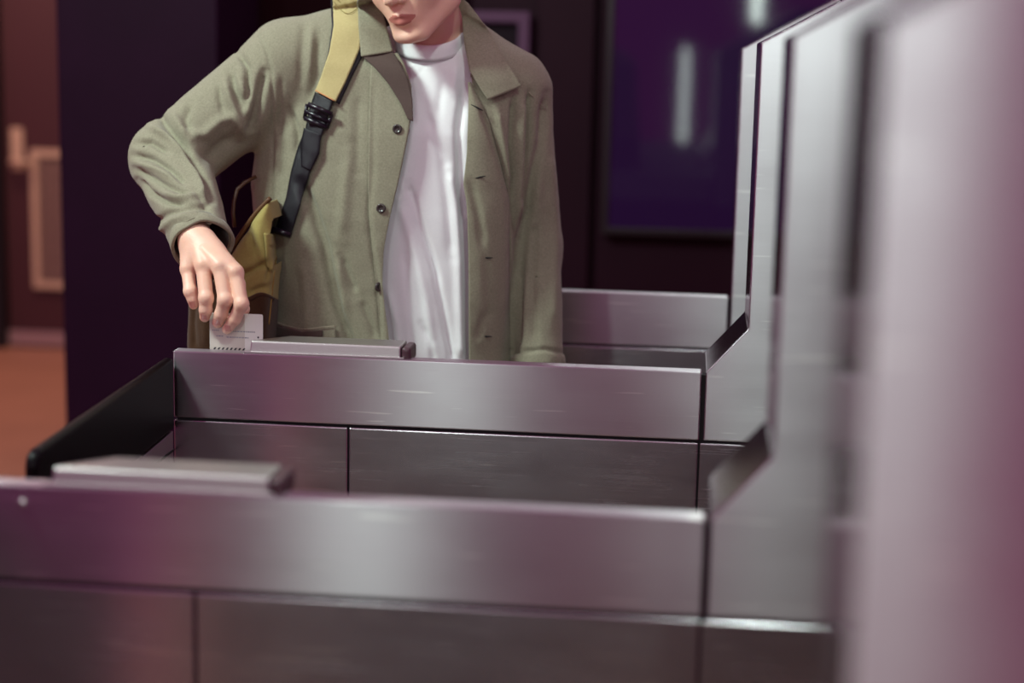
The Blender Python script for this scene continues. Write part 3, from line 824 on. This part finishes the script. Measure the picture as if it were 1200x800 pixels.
F = smin(smin(F, g, .005), th, .008)
LV, LQ = nets(F, o0, .0024)
# one mesh
Vs, Qs, mi = [], [], []; off = 0
def lipmask(V, Q):
    c = V[Q].mean(1)-HC; x, y, z = c@rt, c@fw, c@upv
    # outline of the lips
    top = -.0572-.0035*np.exp(-(x/.0035)**2)-(np.abs(x)/.028)**2*.0085
    bot = -.0792+(np.abs(x)/.027)**2.2*.0105
    return ((y > .076) & (np.abs(x) < .028) & (z < top) & (z > bot)).astype(int)
def nailmask(V, Q):
    c = V[Q].mean(1); m = np.zeros(len(Q), int)
    for i in range(4):
        ctr = tip[i]+(dip[i]-tip[i])*.25+np.array([0, -.008, -.001])
        d = c-ctr; m[(np.abs(d[:, 0]) < .0052) & (np.abs(d[:, 2]) < .0058) & (np.abs(d[:, 1]) < .005)] = 2
    return m
for V, Q, f in ((HV, HQ, lipmask), (RV, RQ, nailmask), (BV, BQ, None), (LV, LQ, None)):
    Vs.append(V); Qs.append(Q+off); mi.append(f(V, Q) if f else np.zeros(len(Q), int)); off += len(V)
mpart('body', np.concatenate(Vs), np.concatenate(Qs), [SKIN, LIP, NAIL], mi=np.concatenate(mi))
# hair
G, o0 = grid((HC[0]-.13, HC[1]-.14, HC[2]-.09), (HC[0]+.13, HC[1]+.16, HC[2]+.17), .004)
F = hell(G, (0, -.022, .045), (.086, .098, .092))
F = smax(F, -hell(G, (0, .088, -.040), (.080, .066, .088)), .010)
X_ = (G[0]-HC[0])*upv[0]+(G[1]-HC[1])*upv[1]+(G[2]-HC[2])*upv[2]
F = smax(F, -(X_+.035), .01)
V, Q = nets(F, o0, .004); N = normals(V, Q); V = V+N*(vnoise(V, 90, 2)*.006)[:, None]
mpart('hair', V, Q, HAIR)
# eyes
EYEW = mat('eye_white', 'd8d0cc', .2); EYEI = mat('eye_iris', '1c120e', .15)
for s in (-1, 1):
    bm = bmesh.new(); bmesh.ops.create_uvsphere(bm, u_segments=20, v_segments=12, radius=.0118, matrix=Matrix.Translation(Vector(hl(s*.031, .0785, .014))-Vector(MO)))
    e = link('eye', bm, [EYEW, EYEI], man, smooth=True)
    gz = (fw*.86-upv*.5); gz /= np.linalg.norm(gz); ec = hl(s*.031, .0785, .014)-MO
    for p in e.data.polygons:
        d = np.array(p.center)-ec
        if d@gz/np.linalg.norm(d) > .87: p.material_index = 1
    # brow
    bm = bmesh.new(); tube(bm, [Vector(hl(s*x, y, z))-Vector(MO) for x, y, z in ((.014, .0935, .031), (.024, .0935, .0355), (.036, .088, .0365), (.047, .077, .032))], [.0022, .0032, .0030, .0014], 8)
    link('eyebrow', bm, HAIR, man, smooth=True)
# trousers and shoes (behind the gate)
G, o0 = grid((-.80, 2.9, .06), (-.22, 3.32, 1.02), .008)
F = caps(G, (-.5, 3.13, .93), (-.5, 3.13, 1.0), .15, .145, ((0, 1, 0), 1.3))
for h, k, a in ((HIPL, KL, AL), (HIPR, KR, AR)):
    F = smin(F, caps(G, h, k, .098, .075), .03); F = smin(F, caps(G, k, a-[0, 0, .05], .075, .066), .03)
V, Q = nets(F, o0, .008); N = normals(V, Q); V = V+N*(vnoise(V, 30, 4)*.003)[:, None]
keep = (V[:, 2] > .075) & (V[:, 2] < .99); V, Q, _ = compact(V, Q, keep)
o = mpart('trousers', V, Q, clothmat('trouser_cotton', '22202c', '1a1822'))
s = o.modifiers.new('thick', 'SOLIDIFY'); s.thickness = .003; s.offset = -1
SHOEM = mat('shoe_leather', '1c1618', .4)
for a, sx in ((AL, -1), (AR, 1)):
    G, o0 = grid((a[0]-.08, a[1]-.26, 0.0), (a[0]+.08, a[1]+.12, .16), .005)
    F = caps(G, a+[0, .04, -.04], a+[sx*.012, -.17, -.052], .043, .040)
    F = smin(F, caps(G, a, a+[0, 0, .02], .043, .043), .03)
    F = smax(F, -(G[2]-.006), .004)
    V, Q = nets(F, o0-np.array([0, 0, .0]), .005); V[:, 2] -= V[:, 2].min()-.001
    sh_ = mpart('shoe', V, Q, SHOEM)

# ---------------------------------------------------------------- the card in his hand
c0 = P3(245.5, 366, 2.7095); c1 = P3(308, 368, 2.7095)
CW = c1[0]-c0[0]; zt_ = c0[2]; zb_ = P3(250, 411, 2.7095)[2]-.012
PAPER = mat('card_paper', 'e9e8e2', .5)
INK = mat('card_ink', '33303a', .6); INKL = mat('card_ink_pale', '9a9aa2', .6); GREYP = mat('card_grey', 'cfc9be', .5)
card = thing('transit_card', 'white printed paper card with a dashed lower edge held by the fingers at the gate', 'card', (c0[0]+CW/2, 2.7095, zb_))
def cbox(name, x0, x1, z0, z1, y0, y1, m, bevel=0, rot=0):
    bm = bmesh.new(); box(bm, x0, x1, y0, y1, z0, z1)
    bmesh.ops.recalc_face_normals(bm, faces=bm.faces)
    o = link(name, bm, m, card, bevel=bevel); return o
H = zt_-zb_
bm = bmesh.new(); hw = CW/2; r = .003; pts = []
for cx, cz, a0 in ((hw-r, H-r, 0), (-hw+r, H-r, 90), (-hw+r, r, 180), (hw-r, r, 270)):
    pts += [(cx+r*math.cos(math.radians(a0+i*22.5)), cz+r*math.sin(math.radians(a0+i*22.5))) for i in range(5)]
prism(bm, pts, 0, .0006); link('sheet', bm, PAPER, card)
cbox('grey_panel', -hw+.0003, -hw+CW*.66, .002, H-.002, -.00012, .0001, GREYP)  # greys the left part; reflected brightness of the right end put into colour
bm = bmesh.new(); u = CW/63.0; zz0 = H-(409-366)*u
for i in range(8):
    x = -hw+(4+i*4.9)*u
    v = [bm.verts.new((x+dx*u, -.0003, zz0+dz*u)) for dx, dz in ((0, 0), (2.2, 0), (4.0, 2.6), (1.8, 2.6))]; bm.faces.new(v[::-1])
bmesh.ops.recalc_face_normals(bm, faces=bm.faces); link('dashed_edge', bm, INK, card)
bm = bmesh.new()
rnd = random.Random(4)
for zz, xa, xb in ((H-20.5*u, 3, 11), (H-21*u, 28, 54), (H-27*u, 8, 16), (H-28*u, 20, 46)):
    x = xa
    while x < xb:
        wv = rnd.uniform(1, 3.2)
        box(bm, -hw+x*u, -hw+min(x+wv, xb)*u, -.0003, -.0002, zz-.7*u, zz+.7*u); x += wv+.7
link('print_lines', bm, INKL, card)
bm = bmesh.new(); bmesh.ops.create_circle(bm, cap_ends=True, segments=16, radius=1.1*u, matrix=Matrix.Translation((hw-5.5*u, -.0003, H-27*u)) @ Matrix.Rotation(math.pi/2, 4, 'X'))
link('dot', bm, INK, card)

# ---------------------------------------------------------------- bag and strap (hung on him)
bag = thing('shoulder_bag', 'olive-yellow canvas shoulder bag hanging at the man\'s hip behind his wrist', 'bag', (-.80, 3.0, .9))
bag.location = (MO[0], MO[1], 0)      # origin shared with the wearer
SM = [([(385, -28), (390, 0), (391, 30), (386, 60), (376, 90), (369, 107)], [(425, -28), (428, 0), (427, 30), (421, 58), (405, 95), (393, 119)])]
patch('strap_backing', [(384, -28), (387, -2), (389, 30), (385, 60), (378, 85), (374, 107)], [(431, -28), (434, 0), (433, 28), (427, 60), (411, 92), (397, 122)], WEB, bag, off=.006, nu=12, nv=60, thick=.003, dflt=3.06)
st = patch('shoulder_strap', SM[0][0], SM[0][1], YELLOW, bag, off=.011, nu=16, nv=80, thick=.004, bulge=.001, dflt=3.06)
st['label'] = 'yellow canvas strap'
bead('stitching', [(370, 106), (381, 112), (392, 118)], .0012, STITCH, bag, off=.017)
patch('webbing', [(369, 108), (362, 128), (358, 150), (349, 172), (341, 200), (335, 232), (321, 272)], [(390, 118), (383, 140), (377, 158), (371, 180), (362, 205), (353, 236), (340, 277)], WEB, bag, off=.008, nu=10, nv=80, thick=.003, curl=.006, bulge=.003)
patch('webbing', [(356, 150), (352, 170), (353, 195)], [(376, 158), (374, 180), (364, 200)], WEB, bag, off=.012, nu=8, nv=30, thick=.003, bulge=.003)
def bar(x0, y0, x1, y1, r, off=.016, name='buckle'):
    a = surf(x0, y0, off=0); b = surf(x1, y1, off=0); yy = min(a.y, b.y)-off
    bm = bmesh.new(); tube(bm, [Vector(P3(x0, y0, yy)-MO), Vector(P3(x1, y1, yy)-MO)], r, 10)
    return bm
bm = bar(361, 122, 389, 134, .0048)
for q in ((358, 130, 386, 143, .0040), (357, 138, 383, 150, .0048), (360, 122, 357, 139, .0035), (389, 134, 383, 150, .0035)):
    a = surf(372, 135); yy = a.y-.016
    tube(bm, [Vector(P3(q[0], q[1], yy)-MO), Vector(P3(q[2], q[3], yy)-MO)], q[4], 10)
link('buckle', bm, PLASTIC, bag, smooth=True)
bm = bmesh.new(); yy = surf(330, 270).y-.014
tube(bm, [Vector(P3(319, 269, yy)-MO), Vector(P3(341, 275, yy)-MO)], .0062, 10); link('strap_ring', bm, PLASTIC, bag, smooth=True)

bead('stitching', [(391, 2), (399, 12), (408, 19), (418, 10), (428, 2)], .0006, mat('tan_thread', '8f8048', .7), bag, off=.0165, dflt=3.06)
bead('stitching', [(391, -6), (399, 4), (408, 11), (418, 2), (428, -6)], .0006, mat('tan_thread', '8f8048', .7), bag, off=.0165, dflt=3.06)
# sack: a slumped bag with a slanting zipped mouth
G, o0 = grid((-1.0, 2.76, .72), (-.73, 3.06, 1.28), .003)
poly = [(219, 352), (240, 338), (262, 308), (300, 249), (318, 230), (329, 275), (322, 330), (316, 420), (313, 520), (216, 520)]
PW = [(P3(x, y, 2.93)[0], P3(x, y, 2.93)[2]) for x, y in poly]
def polysd(X, Z, pts):
    d = np.full(X.shape, 1e9, np.float32); ins = np.zeros(X.shape, bool); n = len(pts)
    for i in range(n):
        x0, z0 = pts[i]; x1, z1 = pts[(i+1) % n]; ex, ez = x1-x0, z1-z0
        t = np.clip(((X-x0)*ex+(Z-z0)*ez)/(ex*ex+ez*ez), 0, 1); d = np.minimum(d, np.hypot(X-x0-t*ex, Z-z0-t*ez))
        c = ((z0 > Z) != (z1 > Z)) & (X < (x1-x0)*(Z-z0)/((z1-z0) if z1 != z0 else 1e-9)+x0); ins ^= c
    return np.where(ins, -d, d)
S = polysd(G[0][:, 0, :], G[2][:, 0, :], PW)[:, None, :]
F = smax(S+.004+0*G[1], np.abs(G[1]-2.955)-.055, .03)
V, Q = nets(F, o0, .003); V = relax(V, Q, 4); N = normals(V, Q)
bf = [([(268, 330), (285, 322), (300, 315), (316, 306)], -9, 4), ([(290, 345), (303, 339), (318, 336)], -8, 4), ([(290, 268), (295, 285), (300, 296)], -7, 4),
      ([(276, 318), (298, 306)], 5, 5), ([(300, 262), (307, 290), (312, 312)], 5, 5), ([(321, 276), (318, 300), (312, 330)], -3, 2), ([(228, 352), (226, 380), (228, 410)], -5, 4),
      ([(296, 300), (304, 310)], -4, 5), ([(280, 340), (290, 360), (292, 400)], 5, 6), ([(240, 350), (242, 410)], 5, 6)]
V = V+N*(vnoise(V, 40, 8)*.003)[:, None]; V = folddisp(V, N, bf)
c = V[Q].mean(1); cx_, cy_ = proj(c)
lim = np.interp(cx_, [215, 235, 262, 290, 305, 325], [300, 300, 352, 352, 343, 350])
mi = ((cy_ > lim) | (c[:, 1] > 2.985)).astype(int)
sack = mesh_obj('sack', V-MO, Q, [BAGY, BAGB], bag, mi=mi)
bbvh = BVHTree.FromPolygons([tuple(v) for v in V], [tuple(q) for q in Q.tolist()])
bead('zipper', [(238, 338), (262, 306), (283, 273), (300, 249), (317, 232)], .0042, mat('brown_zip_tape', '5a3818', .5), bag, off=.0, bvh=bbvh, dflt=2.92)
bead('side_piping', [(327, 277), (321, 320), (315, 380)], .0016, mat('tan_piping', '9a7a3a', .6), bag, off=.001, bvh=bbvh, dflt=2.92)
patch('strap_tab', [(309, 273), (311, 292), (312, 312)], [(329, 275), (325, 296), (318, 318)], BAGY, bag, off=.003, nu=8, nv=16, bvh=bbvh, dflt=2.92)
bead('bottom_seam', [(258, 353), (290, 352), (298, 347), (305, 343), (314, 346), (320, 350)], .0035, BAGB, bag, off=.0015, bvh=bbvh, dflt=2.92)
# carrying handle loop
bm = bmesh.new()
hpnts = [(300, 207, 3.0), (288, 213, 2.99), (278, 222, 2.98), (274, 236, 2.97), (273, 250, 2.965), (275, 266, 2.96)]
tube(bm, [Vector(P3(*q)-MO) for q in hpnts], [.0035]*6, 8)
link('carry_handle', bm, mat('brown_leather', '4a2c18', .45), bag, smooth=True)
import OpenImageIO as oiio, sys, numpy as np
def load(f='/workdir/render_main.png'):
    b=oiio.ImageBuf(f);return b.get_pixels(oiio.UINT8)[:,:,:3]
P={'g3L':(260,450),'g3C':(540,460),'g3R':(760,470),'g3low':(600,550),'g3low475':(475,550),'g2L':(60,640),'g2C':(420,650),'g2R':(740,665),'g2hous':(900,660),'h2':(962,300),'g2low':(500,760),'g2lowL':(100,760),'g1b':(1080,300),'g1r':(1170,500),'g4':(790,375),'g4L':(680,375),'jackL':(400,230),'sleeve':(200,250),'jackR':(575,250),'sleeveL':(640,300),'shirt':(500,250),'col':(150,60),'wall':(670,200),'scr':(750,220),'door':(50,80),'floor':(35,450),'strap':(400,70),'hand':(250,315),'face':(515,25)}
if __name__=='__main__':
    a=load();h,w=a.shape[:2]
    for k,(x,y) in P.items():
        i=int(x*w/1200);j=int(y*h/800);print(k,a[max(0,j-2):j+3,max(0,i-2):i+3].mean((0,1)).round().astype(int),end='; ')
    print()
